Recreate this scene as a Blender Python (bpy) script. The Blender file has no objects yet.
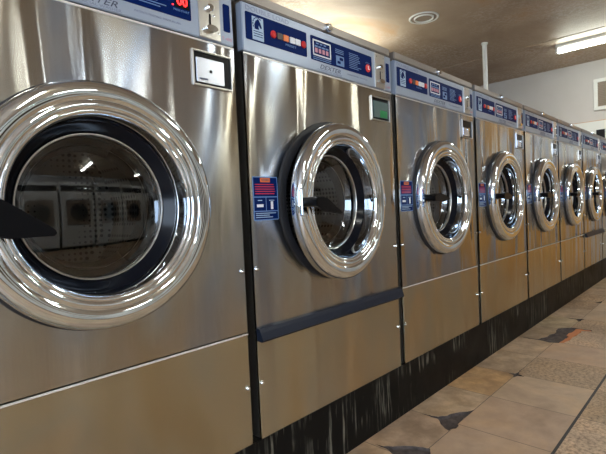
import bpy, bmesh, math, random
from mathutils import Vector, Matrix
random.seed(7)
S = bpy.context.scene
COL = S.collection
PI = math.pi

# ------------------------------------------------------------------ camera
cam = bpy.data.objects.new('camera', bpy.data.cameras.new('camera'))
COL.objects.link(cam)
Rm = Matrix(((0.683928416, 0.058123632, -0.727230064),
             (-0.728145120, -0.007428867, -0.685382737),
             (-0.045239430, 0.998281751, 0.037241626)))
cam.matrix_world = Matrix.Translation((-0.79170, -0.95672, 0.83159)) @ Rm.to_4x4()
cam.data.sensor_width = 36.0
cam.data.lens = 457.402 / 606.0 * 36.0
cam.data.clip_start = 0.02
S.camera = cam

# ------------------------------------------------------------------ world, lights, exposure
w = bpy.data.worlds.new('world'); S.world = w; w.use_nodes = True
w.node_tree.nodes['Background'].inputs[0].default_value = (0.62, 0.78, 1.0, 1)
w.node_tree.nodes['Background'].inputs[1].default_value = 3.2
S.view_settings.view_transform = 'Standard'
S.view_settings.look = 'None'
S.view_settings.gamma = 1.0
S.view_settings.use_curve_mapping = False
S.view_settings.exposure = 1.42
H = 2.42
X0, X1, Y0, Y1 = -3.6, 5.55, -6.4, 2.0
TUBE_W = 3.0
# fluorescent fixtures: (x, y, along)
FIX = [(4.60, -0.24, 'y', 'visible'), (2.10, -2.05, 'y', ''), (-0.35, -2.05, 'y', ''),
       (3.9, -4.6, 'y', ''), (1.3, -4.6, 'y', ''), (-1.6, -4.6, 'y', '')]

def area(name, loc, sx, sy, power, rot=(0, 0, 0), col=(1.0, 0.98, 0.94)):
    l = bpy.data.lights.new(name, 'AREA'); l.shape = 'RECTANGLE'; l.size = sx; l.size_y = sy
    l.energy = power; l.color = col
    o = bpy.data.objects.new(name, l); o.location = loc; o.rotation_euler = rot
    COL.objects.link(o); return o
area('daylight_at_shopfront', (X0 + 0.05, -3.2, 1.55), 3.6, 1.9, 20, (0, -PI / 2, PI/2 * 0), (0.75, 0.87, 1.0)).rotation_euler = (PI/2, 0, -PI/2)

# ------------------------------------------------------------------ materials
def mat(name, base=(.8, .8, .8), rough=.5, metal=0., **kw):
    m = bpy.data.materials.new(name); m.use_nodes = True
    b = m.node_tree.nodes['Principled BSDF']
    b.inputs['Base Color'].default_value = (*base, 1)
    b.inputs['Roughness'].default_value = rough
    b.inputs['Metallic'].default_value = metal
    for k, v in kw.items():
        b.inputs[k.replace('_', ' ')].default_value = v
    return m
class NT:
    def __init__(s, m): s.m = m; s.t = m.node_tree; s.b = s.t.nodes.get('Principled BSDF')
    def n(s, kind, **kw):
        nd = s.t.nodes.new(kind)
        for k, v in kw.items(): setattr(nd, k, v)
        return nd
    def l(s, a, b): s.t.links.new(a, b)
    def coords(s, scale=(1, 1, 1), loc=(0, 0, 0), world=True):
        g = s.n('ShaderNodeNewGeometry') if world else s.n('ShaderNodeTexCoord')
        mp = s.n('ShaderNodeMapping'); mp.inputs['Scale'].default_value = scale; mp.inputs['Location'].default_value = loc
        s.l(g.outputs['Position' if world else 'Object'], mp.inputs[0]); return mp.outputs[0]
    def noise(s, vec, scale, detail=3., rough=.55, dist=0.):
        nd = s.n('ShaderNodeTexNoise'); nd.inputs['Scale'].default_value = scale; nd.inputs['Detail'].default_value = detail
        nd.inputs['Roughness'].default_value = rough; nd.inputs['Distortion'].default_value = dist
        s.l(vec, nd.inputs['Vector']); return nd.outputs['Fac']
    def ramp(s, fac, stops):
        r = s.n('ShaderNodeValToRGB'); e = r.color_ramp.elements
        while len(e) > 1: e.remove(e[-1])
        e[0].position = stops[0][0]; e[0].color = (*stops[0][1], 1)
        for p, c in stops[1:]:
            x = e.new(p); x.color = (*c, 1)
        s.l(fac, r.inputs[0]); return r.outputs[0]
    def mix(s, fac, a, b, mode='MIX'):
        x = s.n('ShaderNodeMix', data_type='RGBA', blend_type=mode)
        for i, v in ((0, fac), (6, a), (7, b)):
            if isinstance(v, (int, float)): x.inputs[i].default_value = v
            elif isinstance(v, tuple): x.inputs[i].default_value = (*v, 1)
            else: s.l(v, x.inputs[i])
        return x.outputs[2]
    def bump(s, h, strength, dist=.01, prev=None):
        b = s.n('ShaderNodeBump'); b.inputs['Strength'].default_value = strength; b.inputs['Distance'].default_value = dist
        s.l(h, b.inputs['Height'])
        if prev: s.l(prev, b.inputs['Normal'])
        return b.outputs[0]
    def maprange(s, v, a, b, c, d):
        x = s.n('ShaderNodeMapRange'); s.l(v, x.inputs[0])
        for i, q in enumerate((a, b, c, d)): x.inputs[i + 1].default_value = q
        return x.outputs[0]
def G(v): return (v, v, v)

def steel(name, base, rough, wav, refl_tints, grain=.91):
    m = mat(name, base, rough, 1.0); t = NT(m)
    fine = t.noise(t.coords((260, 1, 3) if grain < .95 else (420, 1, 5)), 1.0, 3, .6)
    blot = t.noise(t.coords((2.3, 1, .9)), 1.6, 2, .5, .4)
    tint = t.ramp(blot, [(.30, refl_tints[0]), (.46, base), (.56, refl_tints[1]), (.70, refl_tints[2])])  # blotches put dark bluish and warm reflections into the steel's base colour
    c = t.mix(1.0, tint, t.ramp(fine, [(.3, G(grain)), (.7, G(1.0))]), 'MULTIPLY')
    t.l(c, t.b.inputs['Base Color'])
    wv = t.noise(t.coords((6.5, 1, 1.1)), 1.0, 1.5, .45, .5)
    nb = t.bump(wv, wav, .03)
    if grain < .95: nb = t.bump(fine, .010, .002, nb)
    t.l(nb, t.b.inputs['Normal'])
    if grain < .95: t.l(t.maprange(fine, .3, .7, rough * .93, rough * 1.08), t.b.inputs['Roughness'])
    tg = t.n('ShaderNodeTangent'); tg.direction_type = 'RADIAL'; tg.axis = 'Z'
    t.l(tg.outputs[0], t.b.inputs['Tangent'])
    t.b.inputs['Anisotropic'].default_value = .75
    t.b.inputs['Anisotropic Rotation'].default_value = ANISO_ROT
    return m
ANISO_ROT = 0.25
M = {}
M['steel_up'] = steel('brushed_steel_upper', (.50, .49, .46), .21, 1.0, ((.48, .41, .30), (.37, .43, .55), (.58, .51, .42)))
M['steel_low'] = steel('brushed_steel_lower', (.54, .50, .385), .27, .55, ((.52, .44, .29), (.50, .49, .42), (.58, .50, .36)), .975)  # yellower than the upper steel: golden floor reflection put into the colour
M['steel'] = mat('plain_steel', (.58, .56, .53), .30, 1.0)
M['steel_side'] = mat('steel_side', (.30, .27, .23), .45, 1.0)
M['steel_cap'] = mat('steel_cap', (.33, .30, .28), .42, .85)
M['chrome'] = mat('chrome', (.82, .90, .98), .035, 1.0)
t = NT(M['chrome']); t.l(t.bump(t.noise(t.coords((1, 1, 1)), 9, 1), .05, .01), t.b.inputs['Normal'])
M['navy_plastic'] = mat('navy_plastic', (.004, .005, .008), .15, Specular_IOR_Level=.16)
M['strip'] = mat('navy_strip', (.010, .014, .026), .4, Specular_IOR_Level=.2)
M['black_rubber'] = mat('black_rubber', (.012, .012, .014), .5)
M['black_plastic'] = mat('black_plastic', (.004, .004, .005), .3, Specular_IOR_Level=.12)
M['edge_glint'] = mat('steel_edge_glint', (.80, .78, .74), .35, .45)  # light caught by the panel edges, put into a near-white base colour
M['lavender'] = mat('console_plate', (.33, .38, .47), .36, .3)
M['blue'] = mat('blue_overlay', (.001, .012, .085), .45, Specular_IOR_Level=.05)
M['paleblue'] = mat('pale_blue_print', (.35, .47, .60), .4)
M['textblue'] = mat('light_blue_print', (.12, .22, .42), .4)
M['ink'] = mat('dark_ink', (.05, .06, .10), .5)
M['greyink'] = mat('grey_ink', (.22, .24, .33), .5)
M['white'] = mat('white_print', (.75, .76, .78), .4)
M['red'] = mat('red_button', (.55, .015, .02), .35)
M['orange'] = mat('orange_button', (.75, .16, .02), .4)
M['darkbtn'] = mat('dark_button', (.05, .03, .03), .4)
M['pink'] = mat('pink_print', (.55, .25, .30), .5)
def emit(name, col, st):
    m = mat(name, (0, 0, 0), .4); b = m.node_tree.nodes['Principled BSDF']
    b.inputs['Emission Color'].default_value = (*col, 1); b.inputs['Emission Strength'].default_value = st; return m
M['led'] = emit('red_led', (1, .02, .02), 1.6)
M['led_soft'] = emit('red_lamp', (1, .05, .05), .18)
M['tube'] = emit('fluorescent_tube', (.93, 1.0, .90), 15.0)
M['white_paint'] = mat('white_paint', (.72, .71, .66), .4)
M['dryer_white'] = mat('dryer_enamel', (.80, .80, .77), .3)
M['dark_glass'] = mat('dark_glass', (.02, .02, .022), .08)
M['silver_plate'] = mat('coin_box_plate', (.72, .76, .86), .25, .8)
M['green_plate'] = mat('green_plate', (.015, .20, .06), .3)
M['teal_plate'] = mat('teal_plate', (.10, .15, .14), .25)
M['rust'] = mat('rusty_brick', (.58, .22, .09), .9)

# glass
m = bpy.data.materials.new('door_glass'); m.use_nodes = True; t = NT(m); t.t.nodes.clear()
o = t.n('ShaderNodeOutputMaterial'); mx = t.n('ShaderNodeMixShader'); fr = t.n('ShaderNodeFresnel'); fr.inputs[0].default_value = 1.75
tr = t.n('ShaderNodeBsdfTransparent'); tr.inputs[0].default_value = (.58, .60, .58, 1)
gl = t.n('ShaderNodeBsdfGlossy'); gl.inputs['Roughness'].default_value = .02; gl.inputs[0].default_value = (.95, .97, 1, 1)
t.l(fr.outputs[0], mx.inputs[0]); t.l(tr.outputs[0], mx.inputs[1]); t.l(gl.outputs[0], mx.inputs[2]); t.l(mx.outputs[0], o.inputs[0])
M['glass'] = m

# perforated drum
m = mat('perforated_drum', (.2, .2, .2), .35, .8); t = NT(m)
vo = t.n('ShaderNodeTexVoronoi'); vo.inputs['Scale'].default_value = 62; vo.inputs['Randomness'].default_value = 0
t.l(t.coords((1, 1, 1), (0, .01, .01)), vo.inputs['Vector'])
t.l(t.ramp(vo.outputs['Distance'], [(.30, G(.01)), (.36, (.24, .23, .22))]), t.b.inputs['Base Color'])
M['drum'] = m

# plinth: black paint with pale vertical scratches / drips
m = mat('plinth_black', (.006, .006, .006), .5, Specular_IOR_Level=.08); t = NT(m)
st = t.noise(t.coords((60, 60, 4)), 1.0, 4, .65)
bl = t.noise(t.coords((5, 5, 5)), 1.0, 3, .5)
f = t.n('ShaderNodeMath', operation='MULTIPLY'); t.l(t.maprange(st, .52, .66, 0, 1), f.inputs[0]); t.l(t.maprange(bl, .46, .57, 0, 1), f.inputs[1])
c = t.mix(f.outputs[0], (.007, .0065, .006), (.15, .14, .11))
t.l(c, t.b.inputs['Base Color']); t.l(t.maprange(bl, .3, .7, .35, .55), t.b.inputs['Roughness'])
t.l(t.bump(bl, .2, .01), t.b.inputs['Normal'])
M['plinth'] = m

# floor tiles
m = mat('stone_tiles', (.4, .33, .26), .5); t = NT(m)
co = t.coords((1, 1, 1), (-.174, .520, 0))
br = t.n('ShaderNodeTexBrick'); br.offset = 0.0; br.squash = 1.0
br.inputs['Scale'].default_value = 1.0; br.inputs['Brick Width'].default_value = .3215; br.inputs['Row Height'].default_value = .326
br.inputs['Mortar Size'].default_value = .0016; br.inputs['Mortar Smooth'].default_value = .3; br.inputs['Bias'].default_value = 0
br.inputs['Color1'].default_value = (0, 0, 0, 1); br.inputs['Color2'].default_value = (1, 1, 1, 1); br.inputs['Mortar'].default_value = (.5, .5, .5, 1)
t.l(co, br.inputs['Vector'])
wn = t.n('ShaderNodeTexWhiteNoise', noise_dimensions='1D'); t.l(br.outputs['Color'], wn.inputs['W'])
base = t.ramp(br.outputs['Color'], [(0, (.46, .31, .21)), (.3, (.54, .39, .26)), (.5, (.40, .29, .19)), (.72, (.56, .41, .29)), (1., (.47, .37, .23))])
n1 = t.noise(t.coords((1, 1, 1)), 3.1, 4, .6, .5)
n2 = t.noise(t.coords((1, 1, 1)), 70, 3, .7)
n3 = t.noise(t.coords((1, 1, 1)), 11, 4, .65)
base = t.mix(1., base, t.ramp(n1, [(.3, (.72, .68, .64)), (.5, (1, 1, 1)), (.7, (1.12, 1.06, .95))]), 'MULTIPLY')
base = t.mix(.8, base, t.ramp(n3, [(.3, G(.82)), (.55, G(1.0)), (.75, G(1.15))]), 'MULTIPLY')
spk = t.ramp(n2, [(.36, (.42, .34, .28)), (.52, (1.0, .95, .88)), (.68, (1.30, 1.22, 1.1))])
# aisle tiles past the dark seam are rough pebbled stone, as are some tiles of the inner rows
sx = t.n('ShaderNodeSeparateXYZ'); g = t.n('ShaderNodeNewGeometry'); t.l(g.outputs['Position'], sx.inputs[0])
rowc = t.maprange(sx.outputs['Y'], -.5211, -.5209, 1, 0)
def M2(op, a, b=None):
    nd = t.n('ShaderNodeMath', operation=op)
    for i, v in enumerate((a, b)):
        if v is None: continue
        if isinstance(v, (int, float)): nd.inputs[i].default_value = v
        else: t.l(v, nd.inputs[i])
    return nd.outputs[0]
def tilemask(x0, x1, y0, y1):
    a = M2('MULTIPLY', M2('GREATER_THAN', sx.outputs['X'], x0), M2('LESS_THAN', sx.outputs['X'], x1))
    return M2('MULTIPLY', a, M2('MULTIPLY', M2('GREATER_THAN', sx.outputs['Y'], y0), M2('LESS_THAN', sx.outputs['Y'], y1)))
far = M2('MULTIPLY', t.maprange(wn.outputs['Value'], .66, .68, 0, 1), M2('GREATER_THAN', sx.outputs['X'], 2.104))
some = M2('MAXIMUM', far, tilemask(1.461, 1.782, -.521, -.195))
base = t.mix(tilemask(1.139, 1.461, -.195, .1), base, (1.18, 1.0, .72), 'MULTIPLY')
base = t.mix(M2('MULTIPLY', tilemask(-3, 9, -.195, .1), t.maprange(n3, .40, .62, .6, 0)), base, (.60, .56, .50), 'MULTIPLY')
mxr = t.n('ShaderNodeMath', operation='MAXIMUM'); t.l(rowc, mxr.inputs[0]); t.l(some, mxr.inputs[1])
rf = t.n('ShaderNodeMath', operation='MULTIPLY'); t.l(mxr.outputs[0], rf.inputs[0]); rf.inputs[1].default_value = .85
base = t.mix(rf.outputs[0], base, t.mix(1., base, spk, 'MULTIPLY'))
base = t.mix(br.outputs['Fac'], base, (.10, .075, .06))
# dark seam line
d = t.n('ShaderNodeMath', operation='ADD'); t.l(sx.outputs['Y'], d.inputs[0]); d.inputs[1].default_value = .521
ab = t.n('ShaderNodeMath', operation='ABSOLUTE'); t.l(d.outputs[0], ab.inputs[0])
base = t.mix(t.maprange(ab.outputs[0], .0044, .0054, 1, 0), base, (.012, .010, .012))
t.l(base, t.b.inputs['Base Color'])
nb = t.bump(n2, .25, .003); nb = t.bump(br.outputs['Fac'], -.4, .002, nb); t.l(nb, t.b.inputs['Normal'])
t.l(t.maprange(n1, .3, .7, .42, .6), t.b.inputs['Roughness'])
M['tiles'] = m
m = mat('cement_bed', (.085, .065, .06), .9); t = NT(m)
t.l(t.ramp(t.noise(t.coords(), 40, 4), [(.3, (.05, .038, .036)), (.7, (.13, .10, .085))]), t.b.inputs['Base Color']); M['bed'] = m

# ceiling: tan plaster with stains
m = mat('ceiling_plaster', (.5, .4, .3), .55); t = NT(m)
a = t.noise(t.coords(), 1.3, 4, .6, .6); b_ = t.noise(t.coords(), 34, 4, .75, .3); c_ = t.noise(t.coords((1, 1, 1), (3, 1, 0)), .8, 3)
col = t.ramp(a, [(.30, (.31, .215, .14)), (.48, (.39, .29, .20)), (.60, (.44, .335, .24)), (.72, (.46, .29, .155))])
blotch = t.n('ShaderNodeMath', operation='MULTIPLY'); t.l(t.maprange(b_, .46, .60, 0, 1), blotch.inputs[0]); t.l(t.maprange(c_, .44, .56, 0, .7), blotch.inputs[1])
col = t.mix(blotch.outputs[0], col, (.56, .48, .41))
t.l(col, t.b.inputs['Base Color']); t.l(t.bump(b_, .35, .01), t.b.inputs['Normal'])
M['ceiling'] = m
def wallmat(name, c1, c2):
    m = mat(name, c1, .6); t = NT(m)
    t.l(t.ramp(t.noise(t.coords(), 1.7, 4, .6), [(.3, c1), (.7, c2)]), t.b.inputs['Base Color'])
    t.l(t.bump(t.noise(t.coords(), 60, 2), .1, .004), t.b.inputs['Normal']); return m
M['wall'] = wallmat('wall_paint', (.50, .46, .42), (.56, .52, .49))
M['wall_dark'] = wallmat('wall_paint_dim', (.46, .45, .43), (.55, .53, .50))
M['louver'] = mat('louver_tan', (.28, .21, .15), .5)
M['wood'] = mat('reflector_wood', (.62, .32, .06), .4)
M['trimwood'] = mat('tan_trim', (.50, .30, .17), .5)

# ------------------------------------------------------------------ mesh helpers
def build(name, bm, m, parent=None, smooth=False, angle=None):
    me = bpy.data.meshes.new(name)
    bmesh.ops.recalc_face_normals(bm, faces=bm.faces)
    bm.to_mesh(me); bm.free(); me.materials.append(m)
    if smooth:
        me.polygons.foreach_set('use_smooth', [True] * len(me.polygons))
        me.set_sharp_from_angle(angle=math.radians(angle or 35))
    o = bpy.data.objects.new(name, me); COL.objects.link(o)
    if parent: o.parent = parent
    return o
def box(bm, x0, x1, y0, y1, z0, z1, bev=0.):
    r = bmesh.ops.create_cube(bm, size=1.0)
    vs = r['verts']
    for v in vs:
        v.co = Vector(((x0 + x1) / 2 + v.co.x * (x1 - x0), (y0 + y1) / 2 + v.co.y * (y1 - y0), (z0 + z1) / 2 + v.co.z * (z1 - z0)))
    if bev:
        es = list({e for v in vs for e in v.link_edges})
        bmesh.ops.bevel(bm, geom=es, offset=bev, segments=2, affect='EDGES')
    return bm
def B(*a, **k): return box(bmesh.new(), *a, **k)
def prism(bm, pts, y0, y1):           # polygon in x,z extruded along y
    a = [bm.verts.new((x, y0, z)) for x, z in pts]; b = [bm.verts.new((x, y1, z)) for x, z in pts]
    bm.faces.new(a); bm.faces.new(b[::-1])
    n = len(pts)
    for i in range(n): bm.faces.new((a[i], b[i], b[(i + 1) % n], a[(i + 1) % n]))
    return bm
def rrect(x0, x1, z0, z1, r, n=4):
    out = []
    for cx, cz, a0 in ((x1 - r, z1 - r, 0), (x0 + r, z1 - r, 90), (x0 + r, z0 + r, 180), (x1 - r, z0 + r, 270)):
        for i in range(n + 1):
            a = math.radians(a0 + 90 * i / n); out.append((cx + r * math.cos(a), cz + r * math.sin(a)))
    return out
def lathe(bm, prof, cx=0, cz=0, seg=96, closed=False):   # axis along y; prof (r, y)
    rings = []
    for r, y in prof:
        if r < 1e-6: rings.append([bm.verts.new((cx, y, cz))])
        else: rings.append([bm.verts.new((cx + r * math.cos(2 * PI * i / seg), y, cz + r * math.sin(2 * PI * i / seg))) for i in range(seg)])
    pairs = list(zip(rings, rings[1:]))
    if closed: pairs.append((rings[-1], rings[0]))
    for a, b in pairs:
        if len(a) == 1 and len(b) == 1: continue
        for i in range(seg):
            j = (i + 1) % seg
            if len(a) == 1: bm.faces.new((a[0], b[j], b[i]))
            elif len(b) == 1: bm.faces.new((a[i], a[j], b[0]))
            else: bm.faces.new((a[i], a[j], b[j], b[i]))
    return bm
def tube(bm, p, q, r, seg=16):
    p, q = Vector(p), Vector(q); d = q - p
    mt = Matrix.Translation((p + q) / 2) @ d.to_track_quat('Z', 'Y').to_matrix().to_4x4()
    bmesh.ops.create_cone(bm, cap_ends=True, segments=seg, radius1=r, radius2=r, depth=d.length, matrix=mt); return bm
def text_bm(txt, x, z, size, y, shear=0., width=None, bold=0., align='LEFT'):
    cu = bpy.data.curves.new('t', 'FONT'); cu.body = txt; cu.size = size; cu.shear = shear; cu.offset = bold
    cu.align_x = align; cu.resolution_u = 2
    ob = bpy.data.objects.new('t', cu); COL.objects.link(ob)
    dg = bpy.context.evaluated_depsgraph_get()
    me = bpy.data.meshes.new_from_object(ob.evaluated_get(dg))
    bm = bmesh.new(); bm.from_mesh(me)
    xs = [v.co.x for v in bm.verts]; k = 1.
    if width: k = width / (max(xs) - min(xs))
    for v in bm.verts: v.co = Vector((x + v.co.x * k, y, z + v.co.y))
    r = bmesh.ops.extrude_face_region(bm, geom=bm.faces[:])
    for v in r['geom']:
        if isinstance(v, bmesh.types.BMVert): v.co.y -= .0004
    bpy.data.objects.remove(ob); bpy.data.curves.remove(cu); bpy.data.meshes.remove(me)
    return bm
def empty(name, loc, label, cat, group=None):
    o = bpy.data.objects.new(name, None); o.location = loc; COL.objects.link(o); o.empty_display_size = .1
    tag(o, label, cat, group); return o
def tag(o, label, cat, group=None):
    o['label'] = label; o['category'] = cat
    if group: o['group'] = group
    return o
def struct(o): o['kind'] = 'structure'; return o
def subtree_copy(o, parent=None):
    c = o.copy(); COL.objects.link(c)
    if parent: c.parent = parent
    for ch in list(o.children): subtree_copy(ch, c)
    return c

# ------------------------------------------------------------------ the setting
# floor slab with broken-out chips (real holes down to the cement bed)
holes = [
 [(0.503,-0.034),(0.510,-0.067),(0.540,-0.103),(0.583,-0.166),(0.595,-0.197),(0.569,-0.214),(0.511,-0.226),(0.465,-0.169),(0.488,-0.114),(0.502,-0.080)],
 [(0.813,-0.050),(0.828,-0.109),(0.862,-0.134),(0.886,-0.140),(0.968,-0.194),(0.824,-0.194),(0.796,-0.204),(0.749,-0.192),(0.778,-0.145),(0.811,-0.117)],
 [(1.450,-0.160),(1.464,-0.188),(1.552,-0.193),(1.464,-0.203),(1.450,-0.234),(1.440,-0.205),(1.408,-0.197),(1.438,-0.189)],
 [(2.098,-0.018),(2.112,-0.107),(2.197,-0.132),(2.326,-0.147),(2.417,-0.134),(2.485,-0.200),(2.483,-0.306),(2.450,-0.314),(2.428,-0.262),(2.354,-0.263),(2.211,-0.253),(2.108,-0.240),(2.085,-0.205),(2.072,-0.175),(2.092,-0.122)],
 [(2.735,-0.109),(2.738,-0.174),(2.775,-0.218),(2.735,-0.205),(2.665,-0.197),(2.715,-0.175)],
 [(3.373,-0.156),(3.400,-0.180),(3.488,-0.198),(3.353,-0.199)],
]
def jag(pts, amp=.006, n=3):
    rnd = random.Random(len(pts)); out = []
    for i, (x, y) in enumerate(pts):
        x2, y2 = pts[(i + 1) % len(pts)]; L = math.hypot(x2 - x, y2 - y); out.append((x, y))
        for k in range(1, n):
            f = k / n; a = amp * min(1, L / .06) * rnd.uniform(-1, 1)
            out.append((x + (x2 - x) * f - (y2 - y) / L * a, y + (y2 - y) * f + (x2 - x) / L * a))
    return out
bm = bmesh.new()
def loop(pts, z=0.):
    vs = [bm.verts.new((x, y, z)) for x, y in pts]
    return vs, [bm.edges.new((vs[i], vs[(i + 1) % len(vs)])) for i in range(len(vs))]
edges = loop([(X0, Y0), (X1, Y0), (X1, Y1), (X0, Y1)])[1]
rims = []
for pts in holes:
    vs, es = loop(jag(pts)); rims.append(vs); edges += es
from mathutils.geometry import delaunay_2d_cdt
bm.verts.index_update()
cv, ce, cf, ov, oe, of = delaunay_2d_cdt([Vector((v.co.x, v.co.y)) for v in bm.verts], [(e.verts[0].index, e.verts[1].index) for e in bm.edges], [], 0, 1e-6)
polys = [[(v.co.x, v.co.y) for v in vs] for vs in rims]
def inside(x, y, pg):
    r_ = False
    for i in range(len(pg)):
        (ax, ay), (bx, by) = pg[i], pg[(i + 1) % len(pg)]
        if (ay > y) != (by > y) and x < (bx - ax) * (y - ay) / (by - ay) + ax: r_ = not r_
    return r_
bm.free(); bm = bmesh.new()
nv = [bm.verts.new((v.x, v.y, 0)) for v in cv]
for f_ in cf:
    cx_ = sum(cv[i].x for i in f_) / len(f_); cy_ = sum(cv[i].y for i in f_) / len(f_)
    if not any(inside(cx_, cy_, pg) for pg in polys): bm.faces.new([nv[i] for i in f_])
rims = [[bm.verts.new((x, y, 0)) for x, y in pg] for pg in polys]
for vs in rims:
    lowv = [bm.verts.new((v.co.x, v.co.y, -.012)) for v in vs]; n = len(vs)
    for i in range(n): bm.faces.new((vs[i], lowv[i], lowv[(i + 1) % n], vs[(i + 1) % n])).material_index = 1
bed = bm.faces.new([bm.verts.new(c_) for c_ in ((X0, Y0, -.012), (X1, Y0, -.012), (X1, Y1, -.012), (X0, Y1, -.012))]); bed.material_index = 1
fl = build('floor', bm, M['tiles']); struct(fl); fl.data.materials.append(M['bed'])
print('FLOOR faces', len(fl.data.polygons))
bm = bmesh.new()
a_ = [bm.verts.new((x, y, z)) for z in (-.0119, -.003) for x, y in jag([(2.475,-.222),(2.40,-.222),(2.321,-.212),(2.26,-.232),(2.213,-.223),(2.112,-.216),(2.112,-.238),(2.211,-.250),(2.354,-.260),(2.430,-.259),(2.452,-.310),(2.480,-.302)], .008, 3)]
n = len(a_) // 2
bm.faces.new(a_[:n]); bm.faces.new(a_[n:])
for i in range(n): bm.faces.new((a_[i], a_[(i + 1) % n], a_[n + (i + 1) % n], a_[n + i]))
struct(build('trim_3', bm, M['rust']))
struct(build('ceiling', B(X0, X1, Y0, Y1, H, H + .05), M['ceiling']))
struct(build('wall_far', B(X1, X1 + .08, Y0, Y1, 0, H), M['wall']))
struct(build('wall_behind_machines', B(X0, X1, Y1, Y1 + .08, 0, H), M['wall']))
struct(build('wall_opposite', B(X0, X1, Y0 - .08, Y0, 0, H), M['wall_dark']))
bmw = bmesh.new()      # street side wall with a shop window opening
wy0, wy1, wz0, wz1 = -5.1, -1.3, .55, 2.5
box(bmw, X0 - .08, X0, Y0, wy0, 0, H); box(bmw, X0 - .08, X0, wy1, Y1, 0, H)
box(bmw, X0 - .08, X0, wy0, wy1, 0, wz0); box(bmw, X0 - .08, X0, wy0, wy1, wz1, H)
struct(build('wall_street', bmw, M['wall_dark']))
bmw = bmesh.new()
for y in (wy0, (wy0 + wy1) / 2 - .02, wy1 - .04): box(bmw, X0 - .06, X0 - .01, y, y + .04, wz0, wz1)
for z in (wz0, wz1 - .04): box(bmw, X0 - .06, X0 - .01, wy0, wy1, z, z + .04)
struct(build('window_1', bmw, M['white_paint']))
# ceiling seam ridge (taped joint) and ledge trim on the far wall
bm = bmesh.new(); box(bm, 4.36, 4.44, -1.5, Y1, H - .004, H + .002); struct(build('trim_1', bm, M['ceiling']))
struct(build('trim_2', B(X1 - .03, X1, -1.6, Y1, 1.708, 1.722, bev=.003), M['trimwood']))

# unseen wooden door added on the far wall so far washers reflect gold
bm = bmesh.new(); box(bm, X1 - .03, X1, -1.95, -.30, 0, 2.05, bev=.004); dr = struct(build('reflector_door_1', bm, M['wood']))
bm = bmesh.new()
for z0, z1 in ((.15, .95), (1.1, 1.92)):
    for y0, y1 in ((-1.62, -1.14), (-1.03, -.55)): box(bm, X1 - .04, X1 - .03, y0, y1, z0, z1, bev=.004)
build('reflector_door_panel', bm, M['wood'], dr)
build('reflector_door_handle', tube(bmesh.new(), (X1 - .09, -.55, 1.02), (X1 - .03, -.55, 1.02), .02), M['chrome'], dr, True)
# black plinth the washers stand on
tag(build('machine_plinth', B(-1.6, 5.34, .0, .80, 0, 0.2045, bev=.004), M['plinth']), 'long black scuffed concrete plinth under the row of steel washers', 'plinth')

# ------------------------------------------------------------------ washing machine
HP = 0.2045                                    # plinth height
ZB, ZS, ZC, ZT, ZTOP = 0.0, 0.3041, 1.0598, 1.1938, 1.2251     # local heights above plinth
HW = .364
def zl(z): return z * .9205 - .0005 - HP
def mx_(x): return x - HW
RZ = 0.6536
def hole_panel(x0, x1, z0, z1, y0, y1, cx, cz, r, seg=64):
    bm = bmesh.new()
    ang = [2 * PI * i / seg for i in range(seg)]
    def outer(a):
        c, s = math.cos(a), math.sin(a)
        k = min(((x1 - cx) / c if c > 1e-9 else 1e9), ((x0 - cx) / c if c < -1e-9 else 1e9), ((z1 - cz) / s if s > 1e-9 else 1e9), ((z0 - cz) / s if s < -1e-9 else 1e9))
        return (cx + c * k, cz + s * k)
    cor = sorted(math.atan2(z - cz, x - cx) % (2 * PI) for x in (x0, x1) for z in (z0, z1))
    ang = sorted(set([round(a, 6) for a in ang] + [round(a, 6) for a in cor])); seg = len(ang)
    L = []
    for y in (y0, y1):
        L.append(([bm.verts.new((cx + r * math.cos(a), y, cz + r * math.sin(a))) for a in ang], [bm.verts.new((outer(a)[0], y, outer(a)[1])) for a in ang]))
    for i in range(seg):
        j = (i + 1) % seg
        bm.faces.new((L[0][0][i], L[0][0][j], L[0][1][j], L[0][1][i])); bm.faces.new((L[1][0][j], L[1][0][i], L[1][1][i], L[1][1][j]))
        bm.faces.new((L[0][0][j], L[0][0][i], L[1][0][i], L[1][0][j])); bm.faces.new((L[0][1][i], L[0][1][j], L[1][1][j], L[1][1][i]))
    return bm

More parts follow.
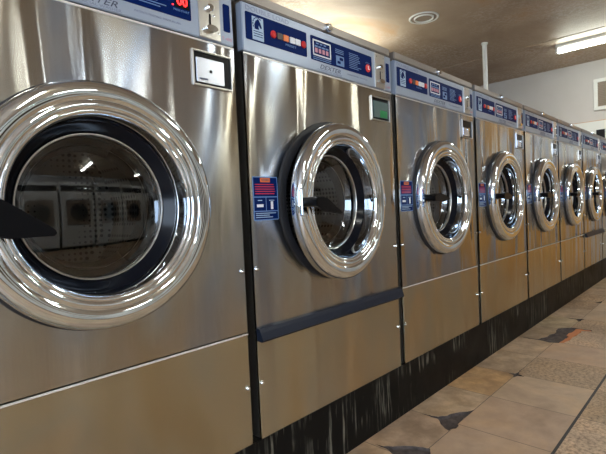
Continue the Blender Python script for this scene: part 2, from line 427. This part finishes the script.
def washer(xc, label, variant='std', ajar=0., xo=-.06, strip=False, lever=0., boxdx=0., plate='silver', sticker=True):
    t = empty('washing_machine', (xc, 0, HP), label, 'washing machine', 'steel front-loading washers along the wall')
    # carcass (open front)
    bm = bmesh.new(); D = .74
    box(bm, -HW + .002, -HW + .012, .006, D, ZB, ZT + .01); box(bm, HW - .012, HW - .002, .006, D, ZB, ZT + .01)
    box(bm, -HW + .012, HW - .012, D - .01, D, ZB, ZT + .01); box(bm, -HW + .012, HW - .012, .006, D - .01, ZB, ZB + .01)
    build('cabinet', bm, M['steel_side'], t)
    # cap
    bm = B(-HW, HW, -.004, D, ZT + .003, ZTOP, bev=.003); cap = build('top_cap', bm, M['steel_cap'], t)
    bm = bmesh.new(); lathe(bm, [(.0135, -.003), (.0135, -.012), (.011, -.016), (0, -.016)], mx_(.362), ZT + .018, 24)
    lk = build('lock', bm, M['chrome'], cap, True)
    # console
    con = build('console', B(-HW, HW, -.006, .02, ZC + .002, ZT - .002, bev=.002), M['lavender'], t)
    y = -.0062
    def slab(name, m, x0, x1, z0, z1, th=.0012, r=.004, yy=None, par=None):
        yy = y if yy is None else yy
        return build(name, prism(bmesh.new(), rrect(mx_(x0), mx_(x1), zl(z0), zl(z1), r), yy, yy - th), m, par or con)
    slab('blue_overlay', M['blue'], .011, .253, 1.412, 1.492)
    slab('blue_overlay', M['blue'], .272, .600, 1.411, 1.492)
    y2 = y - .0012
    slab('emblem_plate', M['paleblue'], .034, .075, 1.416, 1.484, .0006, .001, y2)
    # horse head emblem inside a broken ring of teeth
    bm = bmesh.new()
    hx, hz = mx_(.0545), zl(1.463)
    head = [(-.012, -.014), (-.013, -.002), (-.008, .008), (-.001, .013), (.002, .016), (.004, .012), (.009, .006), (.014, -.006), (.012, -.010), (.008, -.008), (.003, -.002), (.002, -.007), (.004, -.014)]
    prism(bm, [(hx + a, hz + b) for a, b in head], y2 - .0006, y2 - .0010)
    for k in range(7):
        a = math.radians(60 + k * 24); c, s = math.cos(a), math.sin(a)
        q = [(hx + c * .0165 - s * d, hz + s * .0165 + c * d) for d in (-.0026, .0026)] + [(hx + c * .0192 - s * d, hz + s * .0192 + c * d) for d in (.0026, -.0026)]
        prism(bm, q, y2 - .0006, y2 - .0010)
    for k in range(3): box(bm, mx_(.038), mx_(.071), y2 - .001, y2 - .0006, zl(1.4405 - k * .007), zl(1.4425 - k * .007))
    build('horse_emblem', bm, M['blue'], con)
    for x, mm, r_ in ((.112, 'red', 1), (.137, 'darkbtn', 0), (.162, 'orange', 0), (.189, 'white', 0), (.2125, 'white', 0), (.2375, 'red', 1)):
        if r_:
            bm = lathe(bmesh.new(), [(.0105, y2), (.0105, y2 - .003), (.008, y2 - .0045), (0, y2 - .0045)], mx_(x), zl(1.449), 20)
            build('round_button', bm, M[mm], con, True)
        else:
            slab('square_button', M[mm], x - .0105, x + .0105, 1.440, 1.459, .003, .002, y2)
    build('lettering', text_bm('PRESET', mx_(.160), zl(1.4275), .009, y2, width=.045), M['textblue'], con)
    build('lettering', text_bm('DOUBLE LOAD', mx_(.012), zl(1.4975), .018, y, width=.165), M['greyink'], con)
    build('brand_lettering', text_bm('DEXTER', mx_(.311), zl(1.3885), .0195, y, shear=.35, width=.105), M['ink'], con)
    build('lettering', text_bm('COMMERCIAL WASHER', mx_(.30), zl(1.3802), .0085, y, width=.125), M['greyink'], con)
    build('lettering', text_bm('PATENTS PENDING  MADE IN USA', mx_(.455), zl(1.394), .007, y, width=.115), M['greyink'], con)
    # framed program screen
    bm = bmesh.new()
    a0, a1, b0, b1, fw = mx_(.281), mx_(.368), zl(1.4275), zl(1.481), .0042
    for q in ((a0, a1, b1 - fw, b1), (a0, a1, b0, b0 + fw), (a0, a0 + fw, b0, b1), (a1 - fw, a1, b0, b1)): box(bm, q[0], q[1], y2 - .001, y2, q[2], q[3])
    build('chart_frame', bm, M['white'], con)
    bm = bmesh.new()
    for k in range(4): box(bm, a0 + .010 + k * .0175, a0 + .022 + k * .0175, y2 - .0006, y2, b0 + .010, b0 + .024)
    build('chart_bars', bm, M['pink'], con)
    bm = bmesh.new()
    for k in range(4): box(bm, a0 + .009 + k * .0175, a0 + .023 + k * .0175, y2 - .0006, y2, b0 + .027, b0 + .032)
    for k in range(3): box(bm, a0 + .016 + k * .018, a0 + .028 + k * .018, y2 - .0006, y2, b0 + .037, b0 + .041)
    for k in range(2): box(bm, a0, a1, y2 - .0006, y2, b0 - .006 - k * .006, b0 - .0035 - k * .006)
    # instructions
    for k in range(3): box(bm, mx_(.392), mx_(.436), y2 - .0006, y2, zl(1.472 - k * .006), zl(1.4745 - k * .006))
    rr = random.Random(3)
    for k in range(9):
        box(bm, mx_(.466), mx_(.466 + rr.uniform(.045, .072)), y2 - .0006, y2, zl(1.475 - k * .0066), zl(1.4775 - k * .0066))
    build('print_lines', bm, M['textblue'], con)
    slab('pictogram_plate', M['textblue'], .395, .437, 1.417, 1.452, .0006, .002, y2)
    bm = bmesh.new(); box(bm, mx_(.401), mx_(.417), y2 - .0012, y2 - .0006, zl(1.424), zl(1.433)); box(bm, mx_(.413), mx_(.431), y2 - .0012, y2 - .0006, zl(1.437), zl(1.447))
    build('pictogram', bm, M['blue'], con)
    if variant == 'led':
        slab('display_window', M['black_plastic'], .556, .596, 1.436, 1.470, .0008, .002, y2)
        build('led_digits', text_bm('00', mx_(.561), zl(1.443), .030, y2 - .0008, bold=.0008, width=.030), M['led'], con)
        build('led_dot', B(mx_(.549), mx_(.553), y2 - .001, y2, zl(1.438), zl(1.441)), M['led'], con)
        build('lettering', text_bm('PRESS START', mx_(.552), zl(1.427), .007, y2, width=.042), M['textblue'], con)
    else:
        bm = lathe(bmesh.new(), [(.0135, y2), (.0135, y2 - .003), (.010, y2 - .0042), (0, y2 - .0042)], mx_(.574), zl(1.442), 24)
        build('start_button', bm, M['led_soft'], con, True)
        bm = bmesh.new(); box(bm, mx_(.571), mx_(.5745), y2 - .0048, y2 - .0040, zl(1.436), zl(1.449)); box(bm, mx_(.571), mx_(.580), y2 - .0048, y2 - .0040, zl(1.436), zl(1.439))
        build('start_mark', bm, M['white'], con)
        build('lettering', text_bm('START', mx_(.562), zl(1.460), .006, y2, width=.024), M['textblue'], con)
    # coin mechanism plate
    cx0, cx1 = .618 + boxdx * .4, .682 + boxdx * .4
    cp = build('coin_plate', B(mx_(cx0), mx_(cx1), -.0095, -.005, ZC + .004, ZT - .004, bev=.0012), M['steel'], t)
    cm = (cx0 + cx1) / 2
    bm = lathe(bmesh.new(), [(.0095, -.009), (.0095, -.016), (.007, -.019), (0, -.019)], mx_(cm), zl(1.461), 20); build('coin_knob', bm, M['chrome'], cp, True)
    build('coin_slot', B(mx_(cm - .0022), mx_(cm + .0022), -.0105, -.009, zl(1.408), zl(1.445)), M['black_plastic'], cp)
    bm = bmesh.new(); prism(bm, [(mx_(cm) + .017 * math.cos(k * PI / 8), zl(1.404) + .008 * math.sin(k * PI / 8)) for k in range(16)], -.009, -.020)
    build('coin_lip', bm, M['chrome'], cp, False)
    for dx, dz in ((.012, 1.443), (-.022, 1.398), (.024, 1.398), (-.022, 1.50), (.022, 1.50)):
        bm = lathe(bmesh.new(), [(.0028, -.009), (.0024, -.011), (0, -.0112)], mx_(cm + dx), zl(dz), 10); build('rivet', bm, M['chrome'], cp, True)
    sx0 = .694 + boxdx * .4
    slab('narrow_blue_strip', M['blue'], sx0, sx0 + .021, 1.412, 1.488, .0012, .004)
    build('lettering', text_bm('T-400', mx_(sx0 - .006), zl(1.388), .012, y, width=.030), M['pink'], con)
    # upper front panel with round opening
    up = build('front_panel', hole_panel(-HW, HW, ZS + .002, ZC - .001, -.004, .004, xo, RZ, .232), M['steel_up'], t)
    build('panel_edge', B(-HW, HW, -.0065, -.003, ZC - .006, ZC - .002, bev=.001), M['edge_glint'], up)
    # coin box
    x0, x1, z0, z1 = .588 + boxdx, .708 + boxdx, 1.247, 1.342
    bm = bmesh.new(); q = .0045
    for a in ((x0, x1, z1 - q, z1), (x0, x1, z0, z0 + q), (x0, x0 + q, z0 + q, z1 - q), (x1 - q, x1, z0 + q, z1 - q)): box(bm, mx_(a[0]), mx_(a[1]), -.010, -.004, zl(a[2]), zl(a[3]), bev=.001)
    cbx = build('coin_box', bm, M['steel'], t)
    build('coin_box_recess', B(mx_(x0 + q), mx_(x1 - q), -.0055, -.0042, zl(z0 + q), zl(z1 - q)), M['black_plastic'], cbx)
    if plate == 'green':
        build('coin_box_door', B(mx_(x0 + .014), mx_(x1 - .012), -.009, -.0055, zl(z0 + .012), zl(z1 - .018), bev=.001), M['teal_plate'], cbx)
        build('green_label', B(mx_(x0 + .052), mx_(x1 - .022), -.0098, -.009, zl(z0 + .014), zl(z0 + .042)), M['green_plate'], cbx)
    elif plate == 'big':
        build('coin_box_door', B(mx_(x0 + .010), mx_(x1 - .026), -.0095, -.0055, zl(z0 + .010), zl(z1 - .020), bev=.0015), M['silver_plate'], cbx)
        build('keyhole', lathe(bmesh.new(), [(.004, -.0095), (.004, -.0105), (0, -.0105)], mx_(x0 + .052), zl(z0 + .042), 14), M['black_plastic'], cbx)
        build('dark_print', B(mx_(x0 + .018), mx_(x0 + .042), -.0101, -.0095, zl(z0 + .017), zl(z0 + .021)), M['ink'], cbx)
    else:
        build('coin_box_door', B(mx_(x0 + .012), mx_(x1 - .040), -.0095, -.0055, zl(z0 + .010), zl(z1 - .042), bev=.0015), M['silver_plate'], cbx)
        build('keyhole', lathe(bmesh.new(), [(.009, -.0095), (.009, -.0125), (0, -.0125)], mx_(x1 - .052), zl(z0 + .046), 14), M['chrome'], cbx, True)
    # lower panel
    lo = build('lower_panel', B(-HW, HW, -.004, .004, ZB, ZS - .003, bev=.0012), M['steel_low'], t)
    build('panel_flange', B(-HW, HW, -.0075, -.002, ZS - .005, ZS - .001, bev=.001), M['edge_glint'], lo)
    if strip:
        bm = bmesh.new()
        pr = [(-.004, ZS + .006), (-.016, ZS + .004), (-.022, ZS - .006), (-.030, ZS - .026), (-.024, ZS - .032), (-.012, ZS - .030), (-.004, ZS - .030)]
        va = [bm.verts.new((-HW - .001, a, b)) for a, b in pr]; vb = [bm.verts.new((HW + .001, a, b)) for a, b in pr]
        bm.faces.new(va); bm.faces.new(vb[::-1])
        for i in range(len(pr)): bm.faces.new((va[i], vb[i], vb[(i + 1) % len(pr)], va[(i + 1) % len(pr)]))
        build('pull_strip', bm, M['strip'], t)
    for sx_ in (-1, 1):
        for z in (.735, .392):
            bm = lathe(bmesh.new(), [(.0065, -.004), (.0062, -.008), (.004, -.0105), (0, -.011)], sx_ * (HW - .009), zl(z), 16); build('screw', bm, M['chrome'], t, True)
    # sticker
    st = build('instruction_sticker', prism(bmesh.new(), rrect(mx_(.010), mx_(.103), zl(.878), zl(1.010), .003), -.004, -.0046), M['textblue'], t)
    ys = -.0046
    bm = bmesh.new(); box(bm, mx_(.013), mx_(.100), ys - .0003, ys, zl(.950), zl(1.007)); box(bm, mx_(.013), mx_(.0555), ys - .0003, ys, zl(.907), zl(.947)); box(bm, mx_(.058), mx_(.100), ys - .0003, ys, zl(.907), zl(.947)); box(bm, mx_(.013), mx_(.100), ys - .0003, ys, zl(.881), zl(.904))
    build('sticker_field', bm, M['blue'], st)
    build('sticker_heading', B(mx_(.038), mx_(.074), ys - .0007, ys - .0003, zl(.993), zl(1.006)), M['orange'], st)
    build('sticker_heading_text', text_bm('WARNING', mx_(.041), zl(.9965), .009, ys - .0007, width=.030), M['ink'], st)
    bm = bmesh.new(); rr = random.Random(5)
    for k in range(5): box(bm, mx_(.018), mx_(.018 + rr.uniform(.06, .076)), ys - .0006, ys - .0003, zl(.985 - k * .007), zl(.9875 - k * .007))
    build('sticker_red_text', bm, M['red'], st)
    build('sticker_arrow', B(mx_(.022), mx_(.046), ys - .0007, ys - .0003, zl(.918), zl(.9265)), M['white'], st)
    build('sticker_arrow', B(mx_(.074), mx_(.083), ys - .0007, ys - .0003, zl(.911), zl(.935)), M['white'], st)
    bm = bmesh.new()
    for k in range(3): box(bm, mx_(.017), mx_(.017 + rr.uniform(.05, .078)), ys - .0006, ys - .0003, zl(.898 - k * .006), zl(.9005 - k * .006))
    box(bm, mx_(.026), mx_(.042), ys - .0006, ys - .0003, zl(.937), zl(.9395)); box(bm, mx_(.068), mx_(.088), ys - .0006, ys - .0003, zl(.937), zl(.9395))
    build('sticker_print', bm, M['paleblue'], st)
    # bezel and drum
    build('door_bezel', lathe(bmesh.new(), [(.222, .03), (.222, -.004), (.230, -.0105), (.2495, -.0105), (.2535, -.009), (.2545, -.004), (.235, .004), (.235, .03)], xo, RZ, 96, True), M['black_rubber'], t, True)
    build('tub_gasket', lathe(bmesh.new(), [(.222, .025), (.205, .05), (.190, .07), (.182, .10), (.235, .11), (.235, .03)], xo, RZ, 64, True), M['black_rubber'], t, True)
    build('drum', lathe(bmesh.new(), [(.186, .10), (.225, .12), (.225, .44), (.20, .46), (0, .47), (0, .475), (.205, .47), (.235, .44), (.235, .11)], xo, RZ, 64), M['drum'], t, True)
    # door: origin on the hinge axis
    hxx = .20 if ajar else .255
    k = xo - hxx
    door = build('door', lathe(bmesh.new(), [(.182, -.008), (.246, -.008), (.2500, -.0115), (.2500, -.030), (.2475, -.038), (.2425, -.0435), (.236, -.0465), (.228, -.0475),
        (.219, -.0470), (.212, -.0445), (.2095, -.0425), (.207, -.0445), (.200, -.0460), (.1945, -.0445), (.1925, -.0425), (.190, -.0440), (.1850, -.0430), (.1815, -.0390), (.1795, -.030), (.1780, -.012), (.1765, .004), (.1785, .006)], k, 0, 144, True), M['chrome'], t, True, 50)
    door.location = (hxx, 0, RZ - (.005 if ajar else 0))
    build('inner_ring', lathe(bmesh.new(), [(.1775, .003), (.171, .008), (.162, .020), (.1535, .027), (.150, .030), (.150, .036), (.180, .024), (.181, .006)], k, 0, 96, True), M['navy_plastic'], door, True)
    build('glass_trim', lathe(bmesh.new(), [(.1545, .0245), (.1535, .0215), (.1515, .0215), (.150, .0235), (.150, .030)], k, 0, 96, True), M['steel'], door, True)
    pts = []
    for i in range(15):
        r = .152 * (1 - i / 14); pts.append((r, .028 - .013 * (1 - (r / .152) ** 2)))
    build('door_glass', lathe(bmesh.new(), pts, k, 0, 96), M['glass'], door, True, 80)
    # inner bowl rim visible through the glass
    build('bowl_rim', lathe(bmesh.new(), [(.150, .036), (.143, .050), (.133, .072), (.126, .085), (.122, .085), (.130, .068), (.140, .047), (.146, .034)], k, 0, 64, True), M['dark_glass'], door, True)
    build('bowl_seam', lathe(bmesh.new(), [(.1365, .060), (.1355, .057), (.1335, .060), (.135, .062)], k, 0, 64, True), M['steel'], door, True)
    # handle
    bm = bmesh.new()
    tube(bm, (-.222, -.040, 0), (-.222, -.084, 0), .014, 20)
    q = [(-.238, .008), (-.230, .012), (-.205, .013), (-.180, .008), (-.113, -.031), (-.110, -.035), (-.113, -.039), (-.180, -.031), (-.205, -.022), (-.236, -.012)]
    if variant == 'led': q = [(-.240, .022), (-.232, .028), (-.215, .024), (-.185, .004), (-.125, -.038), (-.118, -.044), (-.120, -.052), (-.190, -.053), (-.225, -.044), (-.238, -.030)]
    ca, sa = math.cos(lever), math.sin(lever)
    q = [(-.222 + (a + .222) * ca - b * sa, (a + .222) * sa + b * ca) for a, b in q]
    hb = bmesh.new(); prism(hb, q, -.078, -.094); bmesh.ops.bevel(hb, geom=hb.edges[:], offset=.002, segments=2, affect='EDGES')
    me = bpy.data.meshes.new('x'); hb.to_mesh(me); bm.from_mesh(me); hb.free(); bpy.data.meshes.remove(me)
    for v in bm.verts: v.co.x += k
    build('handle', bm, M['black_plastic'], door, True, 35)
    bm = bmesh.new(); prism(bm, [(k - .2445 + a, b) for a, b in rrect(0, .014, -.040, .040, .005)], -.010, -.050)
    build('latch_plate', bm, M['chrome'], door)
    door.rotation_euler = (0, 0, math.radians(ajar))
    return t

def xm(i): return (i - 2) * .76 + .38
A15 = math.radians(14)
washer(xm(1), 'nearest steel front-loading washer at left edge, with red digits lit on its console', 'led', 0, -.005, boxdx=.008, plate='big')
washer(xm(2), 'steel washer with its round chrome door ajar and a green card in its coin window', 'std', 4.5, -.005, strip=True, plate='green')
m3 = washer(xm(3), 'third steel washer from the left, right after the one with its door ajar', 'std', 0, -.005, lever=A15)
names = {4: 'fourth steel washer from the left, below the foot of the white ceiling pipe',
         5: 'fifth steel washer from the left, with a pale washed-out console',
         6: 'sixth steel washer from the left, just before the far one with dark strip',
         8: 'farthest steel washer, cut off by the right edge of the photo'}
for i in (4, 5, 6, 8):
    c = subtree_copy(m3); c.location.x = xm(i); c['label'] = names[i]
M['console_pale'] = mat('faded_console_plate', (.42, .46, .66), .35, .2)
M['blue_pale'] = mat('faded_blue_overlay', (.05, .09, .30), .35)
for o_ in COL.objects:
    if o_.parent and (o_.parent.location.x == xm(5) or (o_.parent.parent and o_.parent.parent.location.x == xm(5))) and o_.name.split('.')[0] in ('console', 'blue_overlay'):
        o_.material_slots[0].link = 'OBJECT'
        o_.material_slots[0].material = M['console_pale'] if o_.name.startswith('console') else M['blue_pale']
washer(xm(7), 'seventh steel washer from the left, far one with a dark strip across its front', 'std', 0, -.005, strip=True, lever=A15)

# ------------------------------------------------------------------ ceiling things
for i, (fx, fy, al, vis) in enumerate(FIX):
    lab = 'white fluorescent strip light on the ceiling near the far wall' if vis else 'white fluorescent strip light on the ceiling of the aisle, seen only as a reflection'
    f = empty('fluorescent_light', (fx, fy, H), lab, 'ceiling light', 'fluorescent ceiling lights')
    L = 1.22
    bm = bmesh.new()
    pts = [(-.045, 0), (.045, 0), (.040, -.030), (.020, -.042), (-.020, -.042), (-.040, -.030)]
    build('housing', prism(bm, pts, -L / 2, L / 2), M['white_paint'], f)
    build('fluorescent_tube', tube(bmesh.new(), (0, -L / 2 + .012, -.064), (0, L / 2 - .012, -.064), .019, 16), M['tube'], f, True)
    for s in (-1, 1):
        build('end_socket', B(-.022, .022, s * L / 2 - .012, s * L / 2 + .012, -.085, 0, bev=.003), M['white_paint'], f)
    a = area('lamp', (fx, fy, H - .095), .10, 1.15, TUBE_W * (1.0 if vis else 1.25)); a.parent = f; a.matrix_parent_inverse = Matrix.Identity(4); a.location = (0, 0, -.095)
# service-corridor lamp behind the washers
f = empty('corridor_lamp', (2.4, 1.60, 2.05), 'fluorescent lamp in the passage behind the washers', 'lamp')
build('lamp_housing', B(-.7, .7, .0, .06, -.05, .0), M['white_paint'], f)
build('lamp_tube', tube(bmesh.new(), (-.66, .03, .022), (.66, .03, .022), .018), M['tube'], f, True)
build('lamp_bracket', B(-.03, .03, .03, .40, -.04, -.01), M['white_paint'], f)
a = area('lamp', (0, .03, .05), 1.3, .1, 1.6, (PI, 0, 0)); a.parent = f
# recessed round ceiling fitting
f = empty('recessed_ceiling_light', (2.85, .952, H), 'round recessed ceiling fitting with white ring, above the second and third washers', 'ceiling light')
def lathez(prof, seg=48):
    bm = lathe(bmesh.new(), prof, 0, 0, seg, True)
    for v in bm.verts: v.co = Vector((v.co.x, v.co.z, v.co.y))
    return bm
build('trim_ring', lathez([(.108, .0), (.125, .0), (.125, -.005), (.117, -.009), (.108, -.006)]), M['white_paint'], f, True)
build('grille', lathez([(.0, -.003), (.110, -.003), (.110, -.0005), (.0, -.0005)]), M['louver'], f, True)
build('inner_ring', lathez([(.070, -.003), (.072, -.012), (.080, -.013), (.084, -.003)]), M['white_paint'], f, True)
# pipe
p = empty('ceiling_pipe', (3.895, .848, 1.0), 'white vertical pipe rising to the ceiling behind the fourth washer', 'pipe')
build('pipe_run', tube(bmesh.new(), (0, 0, 0), (0, 0, 1.418), .022, 20), M['white_paint'], p, True)
build('pipe_collar', tube(bmesh.new(), (0, 0, 1.405), (0, 0, 1.419), .033, 20), M['white_paint'], p, True)
# far wall vent
v = empty('wall_vent', (X1, .02, 2.02), 'white framed wall vent with tan louvres high on the far wall', 'vent')
bm = bmesh.new(); fx = .205
for a in ((-fx, fx, .140, .18), (-fx, fx, -.18, -.140), (-fx, -fx + .04, -.140, .140), (fx - .04, fx, -.140, .140)): box(bm, -.03, 0, a[0], a[1], a[2], a[3], bev=.004)
build('vent_frame', bm, M['white_paint'], v)
bm = bmesh.new(); box(bm, -.006, 0, -fx + .04, fx - .04, -.140, .140)
for k in range(14):
    z = -.136 + k * .0200; box(bm, -.02, -.005, -fx + .04, fx - .04, z, z + .012)
build('louver', bm, M['louver'], v)
# white cabinet with dark panes on the far wall
c = empty('wall_cabinet', (X1, -.3, 1.28), 'white wall cabinet with small dark blue windows, below the ledge of the far wall', 'cabinet')
build('cabinet_body', B(-.10, -.002, -1.1, 1.2, 0, .425, bev=.004), M['white_paint'], c)
for k in range(9):
    y = .455 - k * .112
    build('window_pane', B(-.108, -.099, y - .047, y + .037, .215, .322), M['dark_glass'], c)
# ------------------------------------------------------------------ opposite row of dryers (seen as reflections)
def dryer(x):
    d = empty('tumble_dryer', (x, -3.05, 0), 'white tumble dryer across the aisle, seen only as a reflection in the washer doors', 'dryer', 'white dryers across the aisle')
    build('dryer_body', B(-.365, .365, -.75, 0, .06, 1.50, bev=.008), M['dryer_white'], d)
    build('dryer_base', B(-.36, .36, -.74, -.02, 0, .06), M['black_plastic'], d)
    build('dryer_door', B(-.26, .26, 0, .02, .55, 1.10, bev=.01), M['louver'], d)
    build('door_window', lathe(bmesh.new(), [(.19, .02), (.19, .032), (.17, .036), (0, .036)], 0, .83, 40), M['dark_glass'], d, True)
    build('dryer_console', B(-.34, .34, 0, .012, 1.30, 1.42), M['dark_glass'], d)
    build('console_knob', lathe(bmesh.new(), [(.03, .012), (.028, .035), (0, .036)], .2, 1.36, 20), M['chrome'], d, True)
    return d
d0 = dryer(-1.9)
for k in range(1, 8):
    c = subtree_copy(d0); c.location.x = -1.9 + k * .78
